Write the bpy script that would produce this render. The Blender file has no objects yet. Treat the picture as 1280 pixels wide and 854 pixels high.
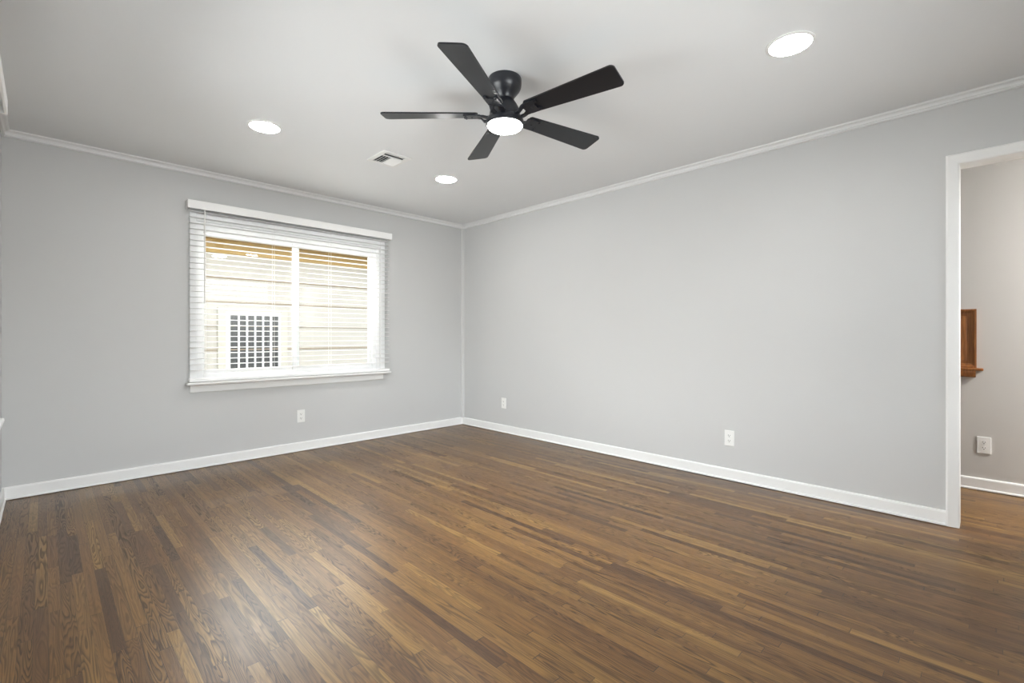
import bpy, bmesh, math, random
from mathutils import Vector, Matrix
random.seed(7)
SC = bpy.context.scene
COL = SC.collection
PI = math.pi

# ------------------------------------------------------------------ camera
YAW = math.atan2(584, 590)
cam_d = bpy.data.cameras.new('camera')
cam = bpy.data.objects.new('camera', cam_d)
COL.objects.link(cam)
cam.location = (-3.626, -4.517, 1.074)
cam.rotation_euler = (PI / 2, 0, -YAW)
cam_d.sensor_width = 36.0
cam_d.lens = 590 / 1280 * 36
cam_d.shift_y = -7 / 1280
cam_d.clip_start = 0.02
SC.camera = cam

# ------------------------------------------------------------------ exposure, world, daylight
SC.view_settings.view_transform = 'Standard'
SC.view_settings.look = 'None'
SC.view_settings.gamma = 1.0
SC.view_settings.use_curve_mapping = False
SC.view_settings.exposure = 0.06
try:
    SC.cycles.use_denoising = True
    SC.cycles.max_bounces = 12
    SC.cycles.diffuse_bounces = 6
    SC.cycles.transparent_max_bounces = 16
    SC.cycles.sample_clamp_indirect = 8.0
except Exception:
    pass

SKY_STRENGTH = 2.2
world = bpy.data.worlds.new('sky')
SC.world = world
world.use_nodes = True
wn = world.node_tree
wn.nodes.clear()
w_out = wn.nodes.new('ShaderNodeOutputWorld')
w_bg = wn.nodes.new('ShaderNodeBackground')
w_sky = wn.nodes.new('ShaderNodeTexSky')
w_sky.sky_type = 'NISHITA'
w_sky.sun_disc = False
w_sky.sun_elevation = math.radians(40)
w_sky.sun_rotation = math.radians(-6)
w_sky.air_density = 1.0
w_sky.dust_density = 7.0
w_hs = wn.nodes.new('ShaderNodeHueSaturation')
w_hs.inputs['Saturation'].default_value = 0.25
wn.links.new(w_sky.outputs[0], w_hs.inputs['Color'])
wn.links.new(w_hs.outputs[0], w_bg.inputs[0])
w_bg.inputs[1].default_value = SKY_STRENGTH
wn.links.new(w_bg.outputs[0], w_out.inputs[0])


def area(name, loc, rot, sx, sy, power, color=(1, 1, 1), portal=False):
    l = bpy.data.lights.new(name, 'AREA')
    l.shape = 'RECTANGLE'
    l.size, l.size_y = sx, sy
    l.energy = power
    l.color = color
    if portal:
        l.cycles.is_portal = True
    o = bpy.data.objects.new(name, l)
    COL.objects.link(o)
    o.location = loc
    o.rotation_euler = rot
    return o


# daylight at the left wall's window; two unseen fill lamps added behind the camera
area('daylight_left', (-4.15, -2.25, 1.35), (0, -PI / 2, 0), 1.4, 1.9, 96, (0.985, 0.99, 1.0))
area('fill_front', (-2.68, -5.85, 1.4), (PI / 2, 0, 0), 1.9, 1.5, 76, (0.985, 0.99, 1.0))
area('fill_front_low', (-2.0, -6.8, 0.1), (PI / 2 + math.radians(25), 0, 0), 3.4, 1.1, 120, (0.985, 0.99, 1.0))
area('sky_portal', (-1.93, 0.30, 1.35), (-PI / 2, 0, 0), 1.7, 1.4, 1, portal=True)


# ------------------------------------------------------------------ node helpers
class NT:
    def __init__(self, name):
        self.m = bpy.data.materials.new(name)
        self.m.use_nodes = True
        self.t = self.m.node_tree
        self.t.nodes.clear()
        self.out = self.t.nodes.new('ShaderNodeOutputMaterial')

    def n(self, typ, **kw):
        nd = self.t.nodes.new(typ)
        for k, v in kw.items():
            setattr(nd, k, v)
        return nd

    def set(self, sock, v):
        if isinstance(v, bpy.types.NodeSocket):
            self.t.links.new(v, sock)
        else:
            sock.default_value = v

    def math(self, op, a, b=None, c=None):
        nd = self.n('ShaderNodeMath', operation=op)
        for i, v in enumerate((a, b, c)):
            if v is not None:
                self.set(nd.inputs[i], v)
        return nd.outputs[0]

    def mix(self, fac, a, b, blend='MIX'):
        nd = self.n('ShaderNodeMix', data_type='RGBA', blend_type=blend)
        self.set(nd.inputs[0], fac)
        self.set(nd.inputs[6], a)
        self.set(nd.inputs[7], b)
        return nd.outputs[2]

    def ramp(self, fac, stops, interp='LINEAR'):
        nd = self.n('ShaderNodeValToRGB')
        cr = nd.color_ramp
        cr.interpolation = interp
        while len(cr.elements) < len(stops):
            cr.elements.new(0.5)
        for e, (p, c) in zip(cr.elements, stops):
            e.position = p
            e.color = (*c, 1) if len(c) == 3 else c
        self.set(nd.inputs[0], fac)
        return nd.outputs[0]

    def comb(self, x, y, z):
        nd = self.n('ShaderNodeCombineXYZ')
        for i, v in enumerate((x, y, z)):
            self.set(nd.inputs[i], v)
        return nd.outputs[0]

    def noise(self, vec, scale=1.0, detail=2.0, rough=0.5, dist=0.0):
        nd = self.n('ShaderNodeTexNoise')
        self.set(nd.inputs['Vector'], vec)
        nd.inputs['Scale'].default_value = scale
        nd.inputs['Detail'].default_value = detail
        nd.inputs['Roughness'].default_value = rough
        nd.inputs['Distortion'].default_value = dist
        return nd.outputs[0]

    def bump(self, h, strength=0.1, dist=0.002):
        nd = self.n('ShaderNodeBump')
        nd.inputs['Strength'].default_value = strength
        nd.inputs['Distance'].default_value = dist
        self.set(nd.inputs['Height'], h)
        return nd.outputs[0]

    def principled(self, color, rough, metallic=0.0, normal=None, spec=0.5, coat=0.0, coat_rough=0.1):
        p = self.n('ShaderNodeBsdfPrincipled')
        self.set(p.inputs['Base Color'], color if isinstance(color, bpy.types.NodeSocket) else (*color, 1))
        self.set(p.inputs['Roughness'], rough)
        p.inputs['Metallic'].default_value = metallic
        p.inputs['Specular IOR Level'].default_value = spec
        p.inputs['Coat Weight'].default_value = coat
        p.inputs['Coat Roughness'].default_value = coat_rough
        if normal is not None:
            self.set(p.inputs['Normal'], normal)
        self.t.links.new(p.outputs[0], self.out.inputs[0])
        return p

    def obj(self):
        return self.n('ShaderNodeTexCoord').outputs['Object']


def paint(name, col, rough=0.5, scale=60, bump=0.05, var=0.02, spec=0.4):
    t = NT(name)
    v = t.obj()
    nz = t.noise(v, scale, 3)
    big = t.noise(v, 1.3, 2)
    c = t.mix(t.math('MULTIPLY', big, 1.0), (*[x * (1 - var) for x in col], 1), (*[x * (1 + var) for x in col], 1))
    t.principled(c, rough, normal=t.bump(nz, bump, 0.002), spec=spec)
    return t.m


def emit(name, col, s):
    t = NT(name)
    e = t.n('ShaderNodeEmission')
    e.inputs[0].default_value = (*col, 1)
    e.inputs[1].default_value = s
    t.t.links.new(e.outputs[0], t.out.inputs[0])
    return t.m


def glass(name, tint=(0.97, 0.985, 0.98)):
    t = NT(name)
    tr = t.n('ShaderNodeBsdfTransparent')
    tr.inputs[0].default_value = (*tint, 1)
    gl = t.n('ShaderNodeBsdfGlossy')
    gl.inputs['Roughness'].default_value = 0.02
    fr = t.n('ShaderNodeFresnel')
    fr.inputs[0].default_value = 1.45
    mx = t.n('ShaderNodeMixShader')
    t.t.links.new(fr.outputs[0], mx.inputs[0])
    t.t.links.new(tr.outputs[0], mx.inputs[1])
    t.t.links.new(gl.outputs[0], mx.inputs[2])
    t.t.links.new(mx.outputs[0], t.out.inputs[0])
    return t.m


def floor_mat():
    t = NT('oak_strip_floor')
    sep = t.n('ShaderNodeSeparateXYZ')
    t.t.links.new(t.obj(), sep.inputs[0])
    X, Y = sep.outputs[0], sep.outputs[1]
    W, L = 0.0381, 0.80
    u = t.math('DIVIDE', t.math('ADD', X, 20.0), W)
    row = t.math('FLOOR', u)
    fu = t.math('FRACT', u)
    wn1 = t.n('ShaderNodeTexWhiteNoise', noise_dimensions='1D')
    t.set(wn1.inputs['W'], row)
    roff = wn1.outputs['Value']
    lenj = t.math('ADD', 0.55, t.math('MULTIPLY', roff, 0.9))
    v = t.math('DIVIDE', t.math('ADD', t.math('ADD', Y, 30.0), t.math('MULTIPLY', roff, 7.0)), t.math('MULTIPLY', lenj, L))
    colm = t.math('FLOOR', v)
    fv = t.math('FRACT', v)
    wn2 = t.n('ShaderNodeTexWhiteNoise', noise_dimensions='2D')
    t.set(wn2.inputs['Vector'], t.comb(row, colm, 0.0))
    r1 = wn2.outputs['Value']
    sepc = t.n('ShaderNodeSeparateColor')
    t.t.links.new(wn2.outputs['Color'], sepc.inputs[0])
    r2, r3 = sepc.outputs[1], sepc.outputs[2]
    base = t.ramp(r1, [(0.0, (0.080, 0.036, 0.0115)), (0.10, (0.132, 0.062, 0.0175)), (0.35, (0.172, 0.085, 0.0235)),
                       (0.65, (0.196, 0.101, 0.0275)), (0.88, (0.232, 0.125, 0.034)), (1.0, (0.300, 0.176, 0.052))])
    # cathedral grain: rings of a slow noise field stretched along the strip
    gx = t.math('ADD', t.math('MULTIPLY', X, 26.0), t.math('MULTIPLY', r2, 91.0))
    gy = t.math('ADD', t.math('MULTIPLY', Y, 2.0), t.math('MULTIPLY', r3, 57.0))
    field = t.noise(t.comb(gx, gy, t.math('MULTIPLY', r1, 13.0)), 1.0, 1.5, 0.45, 0.25)
    dens = t.math('ADD', 9.0, t.math('MULTIPLY', r3, 14.0))
    ring = t.math('FRACT', t.math('MULTIPLY', field, dens))
    ringl = t.ramp(ring, [(0.0, (0, 0, 0)), (0.35, (0.15, 0.15, 0.15)), (0.78, (1, 1, 1)), (0.88, (0.85, 0.85, 0.85)), (1.0, (0, 0, 0))])
    # fine pores along the strip
    pores = t.noise(t.comb(t.math('MULTIPLY', X, 520.0), t.math('MULTIPLY', Y, 16.0), r2), 1.0, 3.0, 0.6)
    poresl = t.ramp(pores, [(0.40, (0, 0, 0)), (0.66, (1, 1, 1))])
    gstr = t.math('MULTIPLY', ringl, t.math('ADD', 0.24, t.math('MULTIPLY', t.math('POWER', r2, 1.5), 0.66)))
    c = t.mix(gstr, base, t.mix(1.0, base, (0.13, 0.10, 0.085, 1), 'MULTIPLY'))
    c = t.mix(t.math('MULTIPLY', poresl, 0.34), c, t.mix(1.0, c, (0.45, 0.40, 0.36, 1), 'MULTIPLY'))
    # darker early-wood streaks running with the strip
    stk = t.noise(t.comb(t.math('ADD', t.math('MULTIPLY', X, 150.0), t.math('MULTIPLY', r3, 40.0)), t.math('MULTIPLY', Y, 2.2), t.math('MULTIPLY', r1, 9.0)), 1.0, 4.0, 0.6, 0.3)
    c = t.mix(t.math('MULTIPLY', t.ramp(stk, [(0.42, (0, 0, 0)), (0.68, (1, 1, 1))]), 0.55), c, t.mix(1.0, c, (0.34, 0.29, 0.25, 1), 'MULTIPLY'))
    # slow wear / stain tone
    slow = t.noise(t.comb(t.math('MULTIPLY', X, 1.6), t.math('MULTIPLY', Y, 0.9), 0.0), 1.0, 3.0)
    c = t.mix(t.ramp(slow, [(0.35, (0, 0, 0)), (0.7, (1, 1, 1))]), c, t.mix(1.0, c, (1.22, 1.2, 1.12, 1), 'MULTIPLY'))
    # joints
    e1 = t.math('MINIMUM', fu, t.math('SUBTRACT', 1.0, fu))
    j1 = t.math('LESS_THAN', e1, 0.022)
    e2 = t.math('MINIMUM', fv, t.math('SUBTRACT', 1.0, fv))
    j2 = t.math('LESS_THAN', e2, 0.0016)
    vis = t.math('MULTIPLY', j1, t.math('ADD', 0.25, t.math('MULTIPLY', roff, 0.6)))
    j = t.math('MAXIMUM', vis, t.math('MULTIPLY', j2, 0.8))
    c = t.mix(j, c, (0.018, 0.010, 0.006, 1))
    rough = t.math('ADD', 0.29, t.math('ADD', t.math('MULTIPLY', gstr, 0.10), t.math('MULTIPLY', slow, 0.06)))
    h = t.math('SUBTRACT', t.math('MULTIPLY', poresl, -0.25), t.math('ADD', j, t.math('MULTIPLY', gstr, 0.4)))
    t.principled(c, rough, normal=t.bump(h, 0.25, 0.0008), spec=0.55, coat=0.0)
    return t.m


def wood_mat():
    t = NT('stained_hatch_wood')
    sep = t.n('ShaderNodeSeparateXYZ')
    t.t.links.new(t.obj(), sep.inputs[0])
    g = t.noise(t.comb(t.math('MULTIPLY', sep.outputs[0], 90), t.math('MULTIPLY', sep.outputs[1], 90),
                       t.math('MULTIPLY', sep.outputs[2], 7)), 1.0, 4, 0.6)
    c = t.ramp(g, [(0.3, (0.17, 0.058, 0.016)), (0.7, (0.34, 0.135, 0.036))])
    t.principled(c, 0.35)
    return t.m


def siding_mat():
    t = NT('cream_siding')
    v = t.obj()
    n1 = t.noise(v, 2.0, 3)
    c = t.ramp(n1, [(0.3, (0.345, 0.318, 0.272)), (0.7, (0.365, 0.342, 0.30))])
    t.principled(c, 0.7)
    return t.m


M = {}
M['wall'] = paint('wall_paint', (0.548, 0.550, 0.546), 0.55, 90, 0.06)
M['hallwall'] = paint('hall_paint', (0.545, 0.530, 0.505), 0.55, 90, 0.06)
M['ceil'] = paint('ceiling_paint', (0.745, 0.757, 0.765), 0.6, 120, 0.05)
M['trim'] = paint('trim_paint', (0.80, 0.80, 0.79), 0.32, 40, 0.02, 0.01)
M['crown'] = paint('crown_paint', (0.735, 0.737, 0.733), 0.4, 40, 0.02, 0.01)
M['floor'] = floor_mat()
M['vinyl'] = paint('window_vinyl', (0.88, 0.885, 0.89), 0.35, 30, 0.0, 0.0)
M['blind'] = paint('blind_white', (0.88, 0.878, 0.87), 0.4, 30, 0.0, 0.0)
_t = NT('blind_slat_vinyl')
_p = _t.principled((0.90, 0.90, 0.895), 0.4)
_tl = _t.n('ShaderNodeBsdfTranslucent')
_tl.inputs[0].default_value = (0.9, 0.9, 0.89, 1)
_mx = _t.n('ShaderNodeMixShader')
_mx.inputs[0].default_value = 0.35
_t.t.links.new(_p.outputs[0], _mx.inputs[1])
_t.t.links.new(_tl.outputs[0], _mx.inputs[2])
_t.t.links.new(_mx.outputs[0], _t.out.inputs[0])
M['slat'] = _t.m
M['cord'] = paint('blind_cord', (0.80, 0.79, 0.77), 0.7, 30, 0.0, 0.0)
M['glass'] = glass('window_glass')
M['plate'] = paint('outlet_plastic', (0.80, 0.80, 0.78), 0.35, 30, 0.0, 0.0)
M['slot'] = paint('outlet_slot', (0.03, 0.03, 0.03), 0.5, 30, 0.0, 0.0)
M['fan'] = paint('fan_black_metal', (0.008, 0.009, 0.013), 0.33, 30, 0.0, 0.0, 0.5)
M['blade'] = paint('fan_black_blade', (0.006, 0.007, 0.010), 0.33, 30, 0.0, 0.0, 0.5)
M['lens'] = emit('fan_light_lens', (1.0, 0.985, 0.96), 72.0)
M['down'] = emit('downlight_lens', (1.0, 0.985, 0.96), 112.0)
M['ventm'] = paint('vent_enamel', (0.76, 0.76, 0.75), 0.35, 30, 0.0, 0.0)
M['duct'] = paint('duct_dark', (0.035, 0.035, 0.037), 0.8, 30, 0.0, 0.0)
M['wood'] = wood_mat()
M['siding'] = siding_mat()
M['gold'] = paint('eave_tan_paint', (0.36, 0.24, 0.085), 0.6, 30, 0.0, 0.04)
M['lap'] = paint('lap_shadow_brown', (0.24, 0.18, 0.12), 0.7, 30, 0.0, 0.05)  # brown standing in for the shade under the siding laps
M['casing'] = paint('cream_casing', (0.40, 0.375, 0.315), 0.6, 30, 0.0, 0.02)
M['roof'] = paint('grey_roof', (0.35, 0.33, 0.31), 0.9, 30, 0.3, 0.1)
M['dglass'] = NT('dark_window_glass').m
_t = NT('dark_pane')
_t.principled((0.012, 0.014, 0.016), 0.05, spec=0.5)
M['dglass'] = _t.m
M['soil'] = paint('yard_ground', (0.22, 0.22, 0.18), 0.9, 12, 0.3, 0.15)
M['ext'] = paint('outer_wall', (0.70, 0.66, 0.58), 0.8, 30, 0.0, 0.02)


# ------------------------------------------------------------------ mesh helpers
class MB:
    def __init__(self):
        self.bm = bmesh.new()

    def box(self, a, b, bev=0.0, mat=None, seg=2):
        lo = Vector([min(a[i], b[i]) for i in range(3)])
        hi = Vector([max(a[i], b[i]) for i in range(3)])
        r = bmesh.ops.create_cube(self.bm, size=1.0)
        vs = r['verts']
        for v in vs:
            v.co = Vector([(lo[i] + hi[i]) / 2 + v.co[i] * (hi[i] - lo[i]) for i in range(3)])
        if bev > 0:
            es = list({e for v in vs for e in v.link_edges})
            rb = bmesh.ops.bevel(self.bm, geom=es, offset=bev, segments=seg, affect='EDGES', profile=0.5)
            vs = list({v for f in rb['faces'] for v in f.verts} | {v for v in vs if v.is_valid})
        if mat is not None:
            for v in vs:
                v.co = mat @ v.co
        return self

    def prism(self, prof, p0, p1, up=None, m0=0.0, m1=0.0):
        """extrude the closed profile [(d, z)] along p0->p1; d goes along `up`, z is world z;
        m0 / m1 shear the ends along the run by d (mitres)"""
        p0, p1, up = Vector(p0), Vector(p1), Vector(up)
        run = (p1 - p0).normalized()
        rings = []
        for p, m in ((p0, m0), (p1, m1)):
            rings.append([self.bm.verts.new(p + up * d + Vector((0, 0, z)) + run * (m * d)) for d, z in prof])
        n = len(prof)
        for i in range(n):
            self.bm.faces.new((rings[0][i], rings[0][(i + 1) % n], rings[1][(i + 1) % n], rings[1][i]))
        self.bm.faces.new(rings[0][::-1])
        self.bm.faces.new(rings[1])
        return self

    def poly(self, pts, thick, mat=None):
        """flat outline [(x, y)] with thickness, lying in xy about z=0"""
        mat = mat or Matrix.Identity(4)
        lo = [self.bm.verts.new(mat @ Vector((x, y, -thick / 2))) for x, y in pts]
        hi = [self.bm.verts.new(mat @ Vector((x, y, thick / 2))) for x, y in pts]
        n = len(pts)
        self.bm.faces.new(lo[::-1])
        self.bm.faces.new(hi)
        for i in range(n):
            self.bm.faces.new((lo[i], lo[(i + 1) % n], hi[(i + 1) % n], hi[i]))
        return self

    def lathe(self, prof, seg=48, c=(0, 0, 0), mat=None):
        c = Vector(c)
        rings = []
        for r, z in prof:
            if r < 1e-6:
                rings.append([self.bm.verts.new(c + Vector((0, 0, z)))])
            else:
                rings.append([self.bm.verts.new(c + Vector((r * math.cos(2 * PI * k / seg), r * math.sin(2 * PI * k / seg), z))) for k in range(seg)])
        for a, b in zip(rings, rings[1:]):
            for k in range(seg):
                k2 = (k + 1) % seg
                if len(a) == 1 and len(b) == 1:
                    continue
                if len(a) == 1:
                    self.bm.faces.new((a[0], b[k2], b[k]))
                elif len(b) == 1:
                    self.bm.faces.new((a[k], a[k2], b[0]))
                else:
                    self.bm.faces.new((a[k], a[k2], b[k2], b[k]))
        if mat is not None:
            for r in rings:
                for v in r:
                    v.co = mat @ v.co
        return self

    def tube(self, pts, r, seg=8, r_list=None):
        pts = [Vector(p) for p in pts]
        rings = []
        for i, p in enumerate(pts):
            d = (pts[min(i + 1, len(pts) - 1)] - pts[max(i - 1, 0)]).normalized()
            ref = Vector((0, 0, 1)) if abs(d.z) < 0.9 else Vector((1, 0, 0))
            a = d.cross(ref).normalized()
            b = d.cross(a)
            rr = r_list[i] if r_list else r
            rings.append([self.bm.verts.new(p + (a * math.cos(2 * PI * k / seg) + b * math.sin(2 * PI * k / seg)) * rr) for k in range(seg)])
        for a, b in zip(rings, rings[1:]):
            for k in range(seg):
                self.bm.faces.new((a[k], a[(k + 1) % seg], b[(k + 1) % seg], b[k]))
        self.bm.faces.new(rings[0][::-1])
        self.bm.faces.new(rings[-1])
        return self

    def build(self, name, mat, parent=None, smooth=False, kind=None, label=None):
        bmesh.ops.recalc_face_normals(self.bm, faces=self.bm.faces[:])
        me = bpy.data.meshes.new(name)
        self.bm.to_mesh(me)
        self.bm.free()
        me.materials.append(mat)
        if smooth:
            for p in me.polygons:
                p.use_smooth = True
            try:
                me.set_sharp_from_angle(angle=math.radians(35))
            except Exception:
                pass
        o = bpy.data.objects.new(name, me)
        COL.objects.link(o)
        if parent is not None:
            o.parent = parent
        if kind:
            o['kind'] = kind
        if label:
            o['label'] = label
        return o


def thing(name, label=None, cat=None, loc=(0, 0, 0), rot=(0, 0, 0), group=None, kind=None):
    o = bpy.data.objects.new(name, None)
    o.empty_display_size = 0.05
    COL.objects.link(o)
    o.location = loc
    o.rotation_euler = rot
    if label:
        o['label'] = label
    if cat:
        o['category'] = cat
    if group:
        o['group'] = group
    if kind:
        o['kind'] = kind
    return o


def copy_tree(o, parent=None):
    c = o.copy()
    COL.objects.link(c)
    if parent is not None:
        c.parent = parent
    for ch in list(o.children):
        copy_tree(ch, c)
    return c


# ------------------------------------------------------------------ room
XL, YF, H = -3.825, -5.47, 2.42         # left wall, front wall (behind the camera), ceiling
HX = 1.0                                # far wall of the hallway
T = 0.14

# floor (room, doorway and hallway)
MB().box((XL, YF, -0.05), (0, 0, 0)).box((0, -6.5, -0.05), (HX, 0, 0)).build('floor', M['floor'], kind='structure')
MB().box((XL - 0.5, -6.6, H), (HX + 0.2, 0.45, H + 0.12)).build('ceiling', M['ceil'], kind='structure')

# window wall (y = 0) with its opening
WX0, WX1, WZ0, WZ1 = -2.755, -1.115, 0.70, 2.005
b = MB()
b.box((XL - T, 0, 0), (WX0, T, H)).box((WX1, 0, 0), (0, T, H))
b.box((WX0, 0, 0), (WX1, T, WZ0)).box((WX0, 0, WZ1), (WX1, T, H))
b.build('wall_back', M['wall'], kind='structure')

# right wall with the cased opening
DY0, DY1, DZ = -5.20, -4.402, 2.033     # clear opening
RT = 0.12
b = MB()
b.box((0, DY1, 0), (RT, T, H)).box((0, -6.6, 0), (RT, DY0, H)).box((0, DY0, DZ), (RT, DY1, H))
b.build('wall_right', M['wall'], kind='structure')

# left wall with its own window opening
LY0, LY1, LZ0, LZ1 = -3.09, -1.41, 0.70, 2.005
b = MB()
b.box((XL - T, LY1, 0), (XL, 0, H)).box((XL - T, YF - T, 0), (XL, LY0, H))
b.box((XL - T, LY0, 0), (XL, LY1, LZ0)).box((XL - T, LY0, LZ1), (XL, LY1, H))
b.build('wall_left', M['wall'], kind='structure')

# front wall behind the camera, with a wide opening added for the fill lamps
FX0, FX1, FZ0, FZ1 = -3.60, -0.35, 0.70, 2.20
b = MB()
b.box((XL, YF - T, 0), (FX0, YF, H)).box((FX1, YF - T, 0), (0, YF, H))
b.box((FX0, YF - T, 0), (FX1, YF, FZ0)).box((FX0, YF - T, FZ1), (FX1, YF, H))
b.build('wall_front', M['wall'], kind='structure')

# hallway walls
MB().box((HX, -6.6, 0), (HX + 0.12, -2.4, H)).build('wall_hall', M['hallwall'], kind='structure')
MB().box((RT, -2.5, 0), (HX, -2.4, H)).build('wall_hall_end', M['hallwall'], kind='structure')
MB().box((RT, -6.6, 0), (HX, -6.5, H)).build('wall_hall_front', M['hallwall'], kind='structure')

# baseboards: tall flat board with eased top, and a shoe strip at the floor
BB = [(0, 0.004), (0.020, 0.004), (0.0195, 0.013), (0.013, 0.017), (0.0125, 0.076), (0.009, 0.084), (0, 0.086)]
MB().prism(BB, (XL, 0, 0), (0, 0, 0), (0, -1, 0), 1, -1).build('baseboard_back', M['trim'], kind='structure')
MB().prism(BB, (0, DY1 + 0.056, 0), (0, 0, 0), (-1, 0, 0), 0, -1).build('baseboard_right', M['trim'], kind='structure')
MB().prism(BB, (XL, YF, 0), (XL, 0, 0), (1, 0, 0), 1, -1).build('baseboard_left', M['trim'], kind='structure')
MB().prism(BB, (HX, YF, 0), (HX, -2.5, 0), (-1, 0, 0)).build('baseboard_hall', M['trim'], kind='structure')

# crown moulding: lower bead, cove, upper bead
CR = [(0, H - 0.046), (0.012, H - 0.046), (0.017, H - 0.042), (0.017, H - 0.037), (0.013, H - 0.032), (0.008, H - 0.029),
      (0.010, H - 0.020), (0.018, H - 0.0125), (0.028, H - 0.012), (0.034, H - 0.008), (0.036, H - 0.0005), (0, H - 0.0005)]
MB().prism(CR, (XL, 0, 0), (0, 0, 0), (0, -1, 0), 1, -1).build('trim_1', M['crown'], kind='structure')
MB().prism(CR, (0, YF, 0), (0, 0, 0), (-1, 0, 0), 1, -1).build('trim_2', M['crown'], kind='structure')
MB().prism(CR, (XL, YF, 0), (XL, 0, 0), (1, 0, 0), 1, -1).build('trim_3', M['crown'], kind='structure')
# slim corner strip where the two walls meet
CS = [(0, 0), (0, -0.030), (-0.009, -0.028), (-0.021, -0.021), (-0.028, -0.009), (-0.030, 0)]
b = MB()
vs0 = [b.bm.verts.new((x, y, 0.084)) for x, y in CS]
vs1 = [b.bm.verts.new((x, y, H - 0.044)) for x, y in CS]
for i in range(len(CS)):
    k = (i + 1) % len(CS)
    b.bm.faces.new((vs0[i], vs0[k], vs1[k], vs1[i]))
b.bm.faces.new(vs0)
b.bm.faces.new(vs1)
b.build('trim_4', M['wall'], kind='structure')

# cased opening in the right wall
d1 = thing('door_1', kind='structure', loc=(0, DY1, 0))
CW = 0.056


def casing_prof(w):          # (across from the clear opening, thickness)
    return [(0, 0), (0, 0.011), (0.006, 0.014), (w - 0.020, 0.017), (w - 0.008, 0.019), (w, 0.014), (w, 0)]


b = MB()
pf = casing_prof(CW)
bot = [b.bm.verts.new((-t_, d, 0.003)) for d, t_ in pf]
top = [b.bm.verts.new((-t_, d, DZ + d)) for d, t_ in pf]
far = [b.bm.verts.new((-t_, -(DY1 - DY0) - d, DZ + d)) for d, t_ in pf]
fbt = [b.bm.verts.new((-t_, -(DY1 - DY0) - d, 0.003)) for d, t_ in pf]
n = len(pf)
for r0, r1 in ((bot, top), (top, far), (far, fbt)):
    for i in range(n):
        k = (i + 1) % n
        b.bm.faces.new((r0[i], r0[k], r1[k], r1[i]))
b.bm.faces.new(bot)
b.bm.faces.new(fbt)
b.build('casing', M['trim'], d1)
b = MB()
b.box((-0.002, -0.0005, 0.003), (RT + 0.002, 0.0, DZ)).box((-0.002, -(DY1 - DY0), 0.003), (RT + 0.002, -(DY1 - DY0) + 0.0005, DZ))
b.box((-0.002, -(DY1 - DY0), DZ - 0.0005), (RT + 0.002, 0, DZ))
b.build('jamb', M['trim'], d1)


# ------------------------------------------------------------------ windows
def slider_window(name, w, h, loc, rot, sill=0.088, ext=0.085):
    """local frame: x along the wall, -y into the room, origin at the lower left of the opening"""
    wroot = thing(name, kind='structure', loc=loc, rot=rot)
    e = 0.001
    # jamb liner + vinyl main frame
    b = MB()
    b.box((e, 0.0, 0), (0.012, T, h)).box((w - 0.012, 0.0, 0), (w - e, T, h)).box((0.012, 0.0, h - 0.012), (w - 0.012, T, h - e))
    b.box((0.012, 0.03, e), (w - 0.012, T, 0.016))
    b.build('jamb_liner', M['vinyl'], wroot)
    b = MB()
    f0, f1 = 0.055, 0.125
    b.box((0.012, f0, 0.016), (0.060, f1, h - 0.012), 0.004).box((w - 0.060, f0, 0.016), (w - 0.012, f1, h - 0.012), 0.004)
    b.box((0.058, f0, 0.016), (w - 0.058, f1, 0.060), 0.004).box((0.058, f0, h - 0.070), (w - 0.058, f1, h - 0.012), 0.004)
    b.build('window_frame', M['vinyl'], wroot)
    c = w * 0.495
    for k, (x0, x1, y0, y1, sl, sr) in enumerate(((0.058, c + 0.036, 0.095, 0.118, 0.020, 0.038),
                                                  (c - 0.034, w - 0.058, 0.064, 0.088, 0.038, 0.036))):
        b = MB()
        z0, z1 = 0.058, h - 0.068
        b.box((x0, y0, z0), (x0 + sl, y1, z1), 0.003).box((x1 - sr, y0, z0), (x1, y1, z1), 0.003)
        b.box((x0 + sl - 0.002, y0, z0), (x1 - sr + 0.002, y1, z0 + 0.030), 0.003)
        b.box((x0 + sl - 0.002, y0, z1 - 0.022), (x1 - sr + 0.002, y1, z1), 0.003)
        s = b.build('sash', M['vinyl'], wroot)
        ym = (y0 + y1) / 2
        MB().box((x0 + sl - 0.003, ym - 0.002, z0 + 0.028), (x1 - sr + 0.003, ym + 0.002, z1 - 0.020)).build('pane', M['glass'], s)
    b = MB()
    b.box((-0.046, -0.014, 0.002), (-0.0005, -0.0005, h + 0.062), 0.003).box((w + 0.0005, -0.014, 0.002), (w + 0.050, -0.0005, h + 0.062), 0.003)
    b.box((-0.0005, -0.014, h + 0.0005), (w + 0.0005, -0.0005, h + 0.062), 0.003)
    b.build('window_casing', M['vinyl'], wroot)
    # stool board and apron
    b = MB()
    b.box((-0.075, -sill, -0.018), (w + ext, -0.001, 0.002), 0.006).box((0.012, -0.001, -0.018), (w - 0.012, 0.055, 0.002))
    b.build('window_sill', M['trim'], wroot)
    b = MB()
    b.prism([(0, -0.085), (0.012, -0.085), (0.016, -0.078), (0.017, -0.030), (0.014, -0.018), (0, -0.018)],
            (-0.045, -0.0005, 0), (w + 0.030, -0.0005, 0), (0, -1, 0))
    b.build('apron', M['trim'], wroot)
    return wroot


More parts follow.
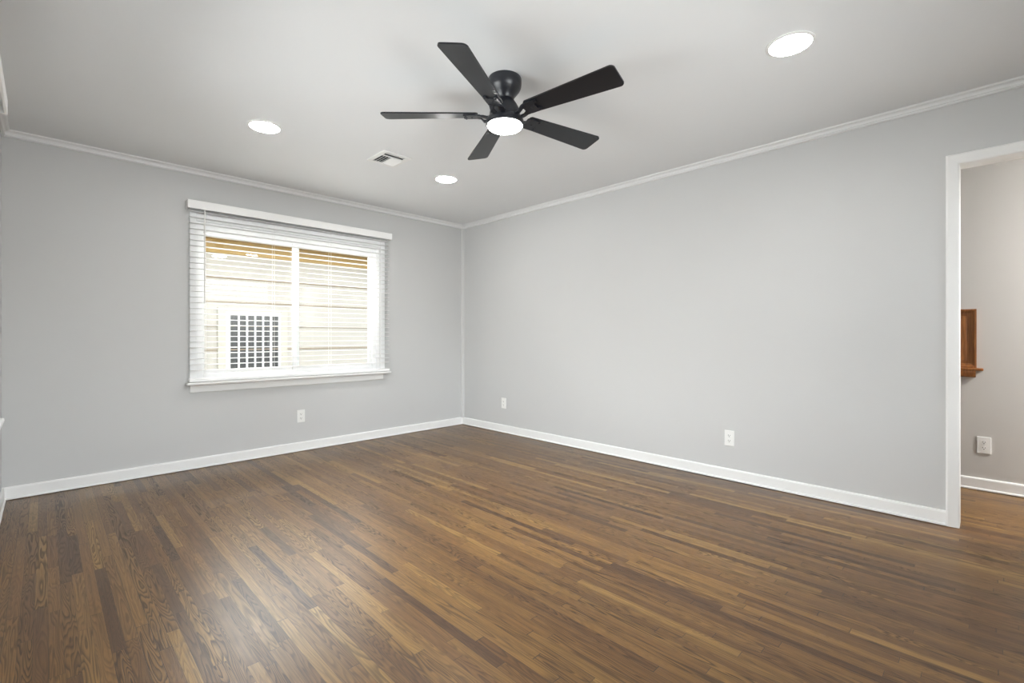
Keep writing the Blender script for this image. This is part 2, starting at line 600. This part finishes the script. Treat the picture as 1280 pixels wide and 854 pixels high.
W, HH = WX1 - WX0, WZ1 - WZ0
slider_window('window_1', W, HH, (WX0, 0, WZ0), (0, 0, 0))
slider_window('window_2', LY1 - LY0, HH, (XL, LY0, LZ0), (0, 0, PI / 2), 0.069, 0.045)
w3 = thing('added_window', kind='structure', loc=(FX0, YF, FZ0))  # unseen window, added so the fill lamps reach the room
fw, fh = FX1 - FX0, FZ1 - FZ0
b = MB()
for x0, x1 in ((0, 0.06), (fw / 2 - 0.03, fw / 2 + 0.03), (fw - 0.06, fw)):
    b.box((x0, -0.11, 0), (x1, -0.05, fh), 0.003)
b.box((0.06, -0.11, 0), (fw - 0.06, -0.05, 0.06), 0.003).box((0.06, -0.11, fh - 0.06), (fw - 0.06, -0.05, fh), 0.003)
b.build('window_frame', M['vinyl'], w3)
MB().box((0.05, -0.083, 0.05), (fw - 0.05, -0.079, fh - 0.05)).build('pane', M['glass'], w3)


def blind(label, loc, rot, x0, x1, z_open, wand_x=None, wand_z=1.37):
    """local frame: x along the wall, -y into the room, z from the floor"""
    root = thing('window_blind', label, 'blind', loc, rot)
    zt, zb = 2.153, 2.087
    # valance board with short returns
    b = MB()
    b.box((x0 - 0.020, -0.088, zb), (x1 + 0.020, -0.077, zt), 0.003)
    b.box((x0 - 0.020, -0.079, zb), (x0 - 0.010, -0.001, zt), 0.002).box((x1 + 0.010, -0.079, zb), (x1 + 0.020, -0.001, zt), 0.002)
    b.build('valance', M['blind'], root)
    MB().box((x0, -0.062, 2.098), (x1, -0.004, 2.143), 0.003).build('headrail', M['blind'], root)
    pitch = 0.0455
    zs = []
    z = 2.070
    while z > z_open + 0.050:
        zs.append(z)
        z -= pitch
    b = MB()
    for zz in zs:
        rows = []
        for k in range(7):
            s = -1 + 2 * k / 6
            rows.append((-0.036 + s * 0.025, 0.0022 * (1 - s * s)))
        up = [(d, zz + c_ + 0.0014) for d, c_ in rows]
        dn = [(d, zz + c_ - 0.0014) for d, c_ in rows][::-1]
        b.prism([(d, z_) for d, z_ in up + dn], (x0, 0, 0), (x1, 0, 0), (0, 1, 0))
    b.build('slats', M['slat'], root)
    MB().box((x0 - 0.004, -0.066, z_open), (x1 + 0.004, -0.008, z_open + 0.026), 0.006).build('bottom_rail', M['blind'], root)
    for f in (0.06, 0.355, 0.645, 0.94):
        x = x0 + (x1 - x0) * f
        b = MB()
        for yy in (-0.0635, -0.0095):
            b.box((x - 0.0009, yy - 0.0007, z_open + 0.02), (x + 0.0009, yy + 0.0007, 2.10))
        b.build('ladder_cord', M['cord'], root)
    if wand_x is not None:
        b = MB()
        b.tube([(wand_x, -0.070, 2.112), (wand_x, -0.082, 2.080), (wand_x, -0.083, wand_z + 0.02), (wand_x, -0.083, wand_z)],
               0.004, 8, [0.0025, 0.004, 0.0045, 0.0055])
        b.build('tilt_wand', M['cord'], root)
    return root


blind('white slatted horizontal blind lowered over the window in the far wall', (0, 0, 0), (0, 0, 0),
      -2.808, -1.040, 0.705, -2.712, 1.335)

# left window's blind, drawn up under its valance: only the valance end shows at the photo's left edge
lb = thing('window_blind', 'blind valance of the left wall, its white end at the left edge near the ceiling', 'blind', (XL, 0, 0), (0, 0, PI / 2))
lx0, lx1 = -3.15, -1.35
b = MB()
b.box((lx0, -0.078, 2.087), (lx1, -0.067, 2.153), 0.003)
b.box((lx0, -0.069, 2.087), (lx0 + 0.01, -0.001, 2.153), 0.002).box((lx1 - 0.01, -0.069, 2.087), (lx1, -0.001, 2.153), 0.002)
b.build('valance', M['blind'], lb)
b = MB()
for k in range(26):
    b.box((lx0 + 0.05, -0.055, 2.085 - k * 0.0042), (lx1 - 0.05, -0.010, 2.0822 - k * 0.0042))
b.build('slats', M['blind'], lb)
MB().box((lx0 + 0.05, -0.056, 1.945), (lx1 - 0.05, -0.008, 1.973), 0.006).build('bottom_rail', M['blind'], lb)


# ------------------------------------------------------------------ ceiling fan
FC = (-1.914, -2.734)
FZ = 2.231
fan = thing('ceiling_fan', 'black five blade ceiling fan with a lit round lamp, hugging the ceiling', 'ceiling fan', (FC[0], FC[1], H))
b = MB()
b.lathe([(0, -0.0005), (0.085, -0.0005), (0.0875, -0.006), (0.0875, -0.030), (0.085, -0.048), (0.078, -0.062), (0.064, -0.080),
         (0.053, -0.094), (0.0475, -0.104), (0.046, -0.110), (0, -0.110)])
b.build('mounting_canopy', M['fan'], fan, smooth=True)
b = MB()
b.lathe([(0, -0.1105), (0.0465, -0.1105), (0.052, -0.120), (0.063, -0.136), (0.073, -0.155), (0.079, -0.175), (0.082, -0.196), (0.083, -0.206), (0, -0.206)])
b.build('motor_housing', M['fan'], fan, smooth=True)
b = MB()
b.lathe([(0.060, -0.2065), (0.088, -0.2065), (0.096, -0.214), (0.099, -0.226), (0.099, -0.243), (0.096, -0.247), (0.092, -0.247), (0.090, -0.240), (0.060, -0.236), (0.060, -0.2065)])
b.build('light_bezel', M['fan'], fan, smooth=True)
b = MB()
b.lathe([(0.0, -0.2375), (0.0895, -0.2400), (0.0905, -0.248), (0.086, -0.256), (0.070, -0.261), (0.040, -0.264), (0.0, -0.265)])
b.build('light_lens', M['lens'], fan, smooth=True, label='glowing white lens')

R1, BW, PITCH = 0.640, 0.137, -0.221


def blade_outline():
    r0, wr, wt, cr = 0.140, 0.092, BW, 0.022
    pts = [(r0, -wr / 2 + 0.010), (r0 + 0.010, -wr / 2)]
    for k in range(7):
        a = -PI / 2 + (PI / 2) * k / 6
        pts.append((R1 - cr + cr * math.cos(a), -wt / 2 + cr + cr * math.sin(a)))
    for k in range(7):
        a = (PI / 2) * k / 6
        pts.append((R1 - cr + cr * math.cos(a), wt / 2 - cr + cr * math.sin(a)))
    pts += [(r0 + 0.010, wr / 2), (r0, wr / 2 - 0.010)]
    return pts


for k in range(5):
    ang = -2.678 + k * 2 * PI / 5
    rot = Matrix.Rotation(ang, 4, 'Z')
    base = Matrix.Translation((0, 0, FZ - H)) @ rot
    tilt = base @ Matrix.Rotation(PITCH, 4, 'X')
    bl = MB().poly(blade_outline(), 0.007, tilt).build('blade', M['blade'], fan)
    # iron: curved arm out of the motor, forked plate under the blade
    b = MB()
    tp = Matrix.Translation((0, 0, -0.0075)) @ tilt
    tp = tilt @ Matrix.Translation((0, 0, -0.0075))
    b.poly([(0.128, -0.034), (0.150, -0.040), (0.205, -0.040), (0.216, -0.034), (0.216, -0.022), (0.196, -0.014), (0.196, 0.014),
            (0.216, 0.022), (0.216, 0.034), (0.205, 0.040), (0.150, 0.040), (0.128, 0.034)], 0.007, tp)
    for s in (-1, 1):
        pts = [(0.074, s * 0.017, -0.020, 0.016), (0.092, s * 0.024, -0.024, 0.012), (0.112, s * 0.026, -0.020, 0.011), (0.128, s * 0.024, -0.010, 0.012), (0.142, s * 0.024, -0.0085, 0.014)]
        rings = []
        for (x, y, z, hw) in pts:
            mt = tilt if x > 0.12 else base
            q = [mt @ Vector((x, y + dy, z + dz)) for dy, dz in ((-hw, -0.004), (hw, -0.004), (hw, 0.004), (-hw, 0.004))]
            rings.append([b.bm.verts.new(v) for v in q])
        for r0, r1 in zip(rings, rings[1:]):
            for i in range(4):
                b.bm.faces.new((r0[i], r0[(i + 1) % 4], r1[(i + 1) % 4], r1[i]))
        b.bm.faces.new(rings[0])
        b.bm.faces.new(rings[-1])
        b.lathe([(0, -0.015), (0.004, -0.0145), (0.005, -0.011), (0, -0.011)], 10, (0.204, s * 0.030, 0), tilt)
    b.lathe([(0, -0.015), (0.004, -0.0145), (0.005, -0.011), (0, -0.011)], 10, (0.172, 0, 0), tilt)
    b.build('blade_bracket', M['fan'], bl)


# ------------------------------------------------------------------ recessed lights
def downlight(x, y, label):
    root = thing('recessed_downlight', label, 'ceiling light', (x, y, H), group='recessed ceiling lights')
    b = MB()
    b.lathe([(0.086, -0.001), (0.100, -0.001), (0.0995, -0.004), (0.094, -0.006), (0.087, -0.007), (0.086, -0.001)])
    b.build('trim_ring', M['ventm'], root, smooth=True)
    b = MB()
    b.lathe([(0, -0.002), (0.0858, -0.002), (0.0858, -0.0055), (0, -0.0062)])
    b.build('lens', M['down'], root)
    return root


downlight(-2.622, -1.243, 'round recessed ceiling light left of the fan, above the window')
downlight(-1.180, -1.243, 'round recessed ceiling light beside the ceiling vent, near the far corner')
downlight(-1.183, -3.873, 'round recessed ceiling light right of the fan, nearest the doorway')

# ------------------------------------------------------------------ ceiling vent (three-way register)
vent = thing('ceiling_vent', 'white square ceiling air vent with angled louvers beside the fan', 'vent', (-1.768, -1.312, H))
hx, hy = 0.118, 0.135
ix, iy = 0.082, 0.098
b = MB()
zt, zl = -0.0005, -0.008
for x0, y0, x1, y1 in ((-hx, -hy, hx, -iy), (-hx, iy, hx, hy), (-hx, -iy, -ix, iy), (ix, -iy, hx, iy)):
    b.box((x0, y0, zl), (x1, y1, zt), 0.002)
b.box((-ix, -0.052, zl), (ix, -0.044, zt - 0.001)).box((-0.004, -0.044, zl), (0.004, iy, zt - 0.001))
b.build('vent_frame', M['ventm'], vent)
MB().box((-ix, -iy, -0.0012), (ix, iy, -0.0004)).build('duct_opening', M['duct'], vent)
b = MB()
for k in range(3):       # left bank, opening towards -x
    x = -ix + 0.020 + k * 0.021
    b.box((-0.0055, -0.042, -0.0006), (0.0055, iy - 0.002, 0.0006), 0, Matrix.Translation((x, 0, -0.0065)) @ Matrix.Rotation(math.radians(-50), 4, 'Y'))
for k in range(7):       # right bank, opening towards +x
    x = 0.012 + k * 0.0115
    b.box((-0.0085, -0.042, -0.0007), (0.0085, iy - 0.002, 0.0007), 0, Matrix.Translation((x, 0, -0.0075)) @ Matrix.Rotation(math.radians(32), 4, 'Y'))
b.box((-ix + 0.002, -0.005, -0.0006), (ix - 0.002, 0.005, 0.0006), 0, Matrix.Translation((0, -0.092, -0.0065)) @ Matrix.Rotation(math.radians(40), 4, 'X'))
b.build('louvers', M['ventm'], vent)


# ------------------------------------------------------------------ outlets
def outlet(label, loc, rot):
    """local: -y out of the wall"""
    root = thing('wall_outlet', label, 'outlet', loc, rot, group='white wall outlets')
    MB().box((-0.036, -0.006, -0.058), (0.036, -0.0003, 0.058), 0.003).build('cover_plate', M['plate'], root)
    for s in (-1, 1):
        pts = []
        for k in range(24):
            a = 2 * PI * k / 24
            pts.append((0.0172 * math.cos(a), max(-0.0135, min(0.0135, 0.0172 * math.sin(a)))))
        m = Matrix.Translation((0, -0.0068, s * 0.0195)) @ Matrix.Rotation(PI / 2, 4, 'X')
        r = MB().poly(pts, 0.002, m).build('receptacle', M['plate'], root)
        b = MB()
        z = s * 0.0195
        b.box((-0.0078, -0.0082, z - 0.001), (-0.0050, -0.0077, z + 0.0075)).box((0.0050, -0.0082, z), (0.0078, -0.0077, z + 0.0065))
        b.box((-0.0026, -0.0082, z - 0.0095), (0.0026, -0.0077, z - 0.0045))
        b.build('slot', M['slot'], r)
    b = MB()
    b.lathe([(0, 0), (0.003, 0), (0.003, 0.001), (0, 0.0013)], 12, (0, 0, 0), Matrix.Translation((0, -0.006, 0)) @ Matrix.Rotation(PI / 2, 4, 'X'))
    b.build('screw', M['plate'], root)
    return root


outlet('white wall outlet below the window in the far wall', (-1.928, 0, 0.326), (0, 0, 0))
outlet('white wall outlet low on the right wall, near the room corner', (0, -0.727, 0.327), (0, 0, -PI / 2))
outlet('white wall outlet low on the right wall, toward the doorway', (0, -3.158, 0.312), (0, 0, -PI / 2))
outlet('white wall outlet low on the hallway wall seen through the doorway', (HX, -4.493, 0.316), (0, 0, -PI / 2))

# ------------------------------------------------------------------ wooden hatch on the hallway wall
hatch = thing('wall_hatch', 'reddish brown wooden hatch frame with projecting sill on the hallway wall', 'hatch', (HX, -4.457, 0.85))
HW, HHt = 0.60, 0.412
b = MB()
fwid = 0.030


def ring(b, w, h, off, fw_, t0, t1, tin):
    """picture-frame profile: outer edge thickness t1, inner edge tin"""
    def loop(i, t):
        return [b.bm.verts.new((-t, i + off, i + off)), b.bm.verts.new((-t, w - i - off, i + off)),
                b.bm.verts.new((-t, w - i - off, h - i - off)), b.bm.verts.new((-t, i + off, h - i - off))]
    ls = [loop(0, t0), loop(0, t1), loop(fw_ * 0.35, t1), loop(fw_ * 0.5, t1 * 0.75), loop(fw_, tin), loop(fw_, t0)]
    for a, c in zip(ls, ls[1:]):
        for i in range(4):
            k = (i + 1) % 4
            b.bm.faces.new((a[i], a[k], c[k], c[i]))


ring(b, HW, HHt, 0.0, fwid, 0.0005, 0.020, 0.012)
b.build('frame', M['wood'], hatch)
b = MB()
b.box((-0.006, fwid, fwid), (-0.0005, HW - fwid, HHt - fwid))
b.box((-0.009, fwid + 0.02, fwid + 0.02), (-0.0055, HW - fwid - 0.02, HHt - fwid - 0.02), 0.002)
b.build('panel', M['wood'], hatch)
MB().box((-0.045, -0.034, -0.018), (-0.0005, HW + 0.034, 0.0), 0.004).build('sill', M['wood'], hatch)
b = MB()
b.prism([(0.0005, -0.064), (0.028, -0.064), (0.038, -0.056), (0.042, -0.030), (0.042, -0.0185), (0.0005, -0.0185)], (0, 0.004, 0), (0, HW - 0.004, 0), (-1, 0, 0))
b.build('apron', M['wood'], hatch)

# hallway ceiling lamp (lights the hallway, out of the photo)
hl = bpy.data.lights.new('hall_lamp', 'AREA')
hl.shape = 'DISK'
hl.size = 0.3
hl.energy = 100
hl.color = (1.0, 0.985, 0.97)
ho = bpy.data.objects.new('hall_lamp', hl)
COL.objects.link(ho)
ho.location = (0.50, -6.15, H - 0.03)

# ------------------------------------------------------------------ outside
MB().box((-14, T, -0.45), (10, 9, -0.40)).build('ground', M['soil'], kind='structure')
NY = 3.0
house = thing('neighbor_house', 'cream sided house with tan eave, outside beyond the window blind', 'house', (0, NY, -0.40))
b = MB()
lap = 0.335
z = -0.053
while z < 2.60:
    zt = min(z + lap, 2.88)
    b.prism([(0, max(z, 0)), (0.026, max(z, 0)), (0.008, zt), (0, zt)], (-9, 0, 0), (6, 0, 0), (0, -1, 0))
    z += lap
b.box((-9, 0, 0), (6, 0.15, 2.95))
b.build('siding_wall', M['siding'], house)
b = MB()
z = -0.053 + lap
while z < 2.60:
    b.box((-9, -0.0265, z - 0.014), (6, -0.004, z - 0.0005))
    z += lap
b.build('lap_shadow_strip', M['lap'], house)  # brown strips paint the shadow line below each lap
MB().box((-9, -0.045, 2.62), (6, 0, 2.80), 0.004).build('frieze_board', M['gold'], house)
MB().box((-9.2, -0.48, 2.80), (6.2, 0.15, 2.83)).build('soffit', M['gold'], house)
MB().box((-9.2, -0.505, 2.78), (6.2, -0.48, 2.96), 0.004).build('fascia', M['casing'], house)
b = MB()
b.bm.faces.new([b.bm.verts.new(v) for v in ((-9.2, -0.54, 2.95), (6.2, -0.54, 2.95), (6.2, 3.4, 4.55), (-9.2, 3.4, 4.55))])
bmesh.ops.solidify(b.bm, geom=b.bm.faces[:], thickness=0.05)
b.build('roof', M['roof'], house)
# its window: casing, white frame, dark glass and upright bars
nx0, nx1, nz0, nz1 = -1.777, -1.140, 0.62, 1.775
nw = thing('house_window')
nw.parent = house
b = MB()
for x0, z0, x1, z1 in ((nx0 - 0.155, nz0 - 0.12, nx0 - 0.055, nz1 + 0.10), (nx1 + 0.035, nz0 - 0.12, nx1 + 0.125, nz1 + 0.10),
                       (nx0 - 0.055, nz1 + 0.045, nx1 + 0.035, nz1 + 0.10), (nx0 - 0.055, nz0 - 0.12, nx1 + 0.035, nz0 - 0.05)):
    b.box((x0, -0.050, z0), (x1, -0.002, z1), 0.003)
b.build('window_casing', M['casing'], nw)
b = MB()
for x0, z0, x1, z1 in ((nx0 - 0.055, nz0 - 0.05, nx0, nz1 + 0.045), (nx1, nz0 - 0.05, nx1 + 0.035, nz1 + 0.045),
                       (nx0, nz1, nx1, nz1 + 0.045), (nx0, nz0 - 0.05, nx1, nz0)):
    b.box((x0, -0.040, z0), (x1, -0.002, z1), 0.003)
for k in range(1, 6):
    x = nx0 + (nx1 - nx0) * k / 6
    b.box((x - 0.011, -0.040, nz0), (x + 0.011, -0.028, nz1))
b.build('window_frame', M['vinyl'], nw)
MB().box((nx0, -0.026, nz0), (nx1, -0.023, nz1)).build('window_pane', M['dglass'], nw)
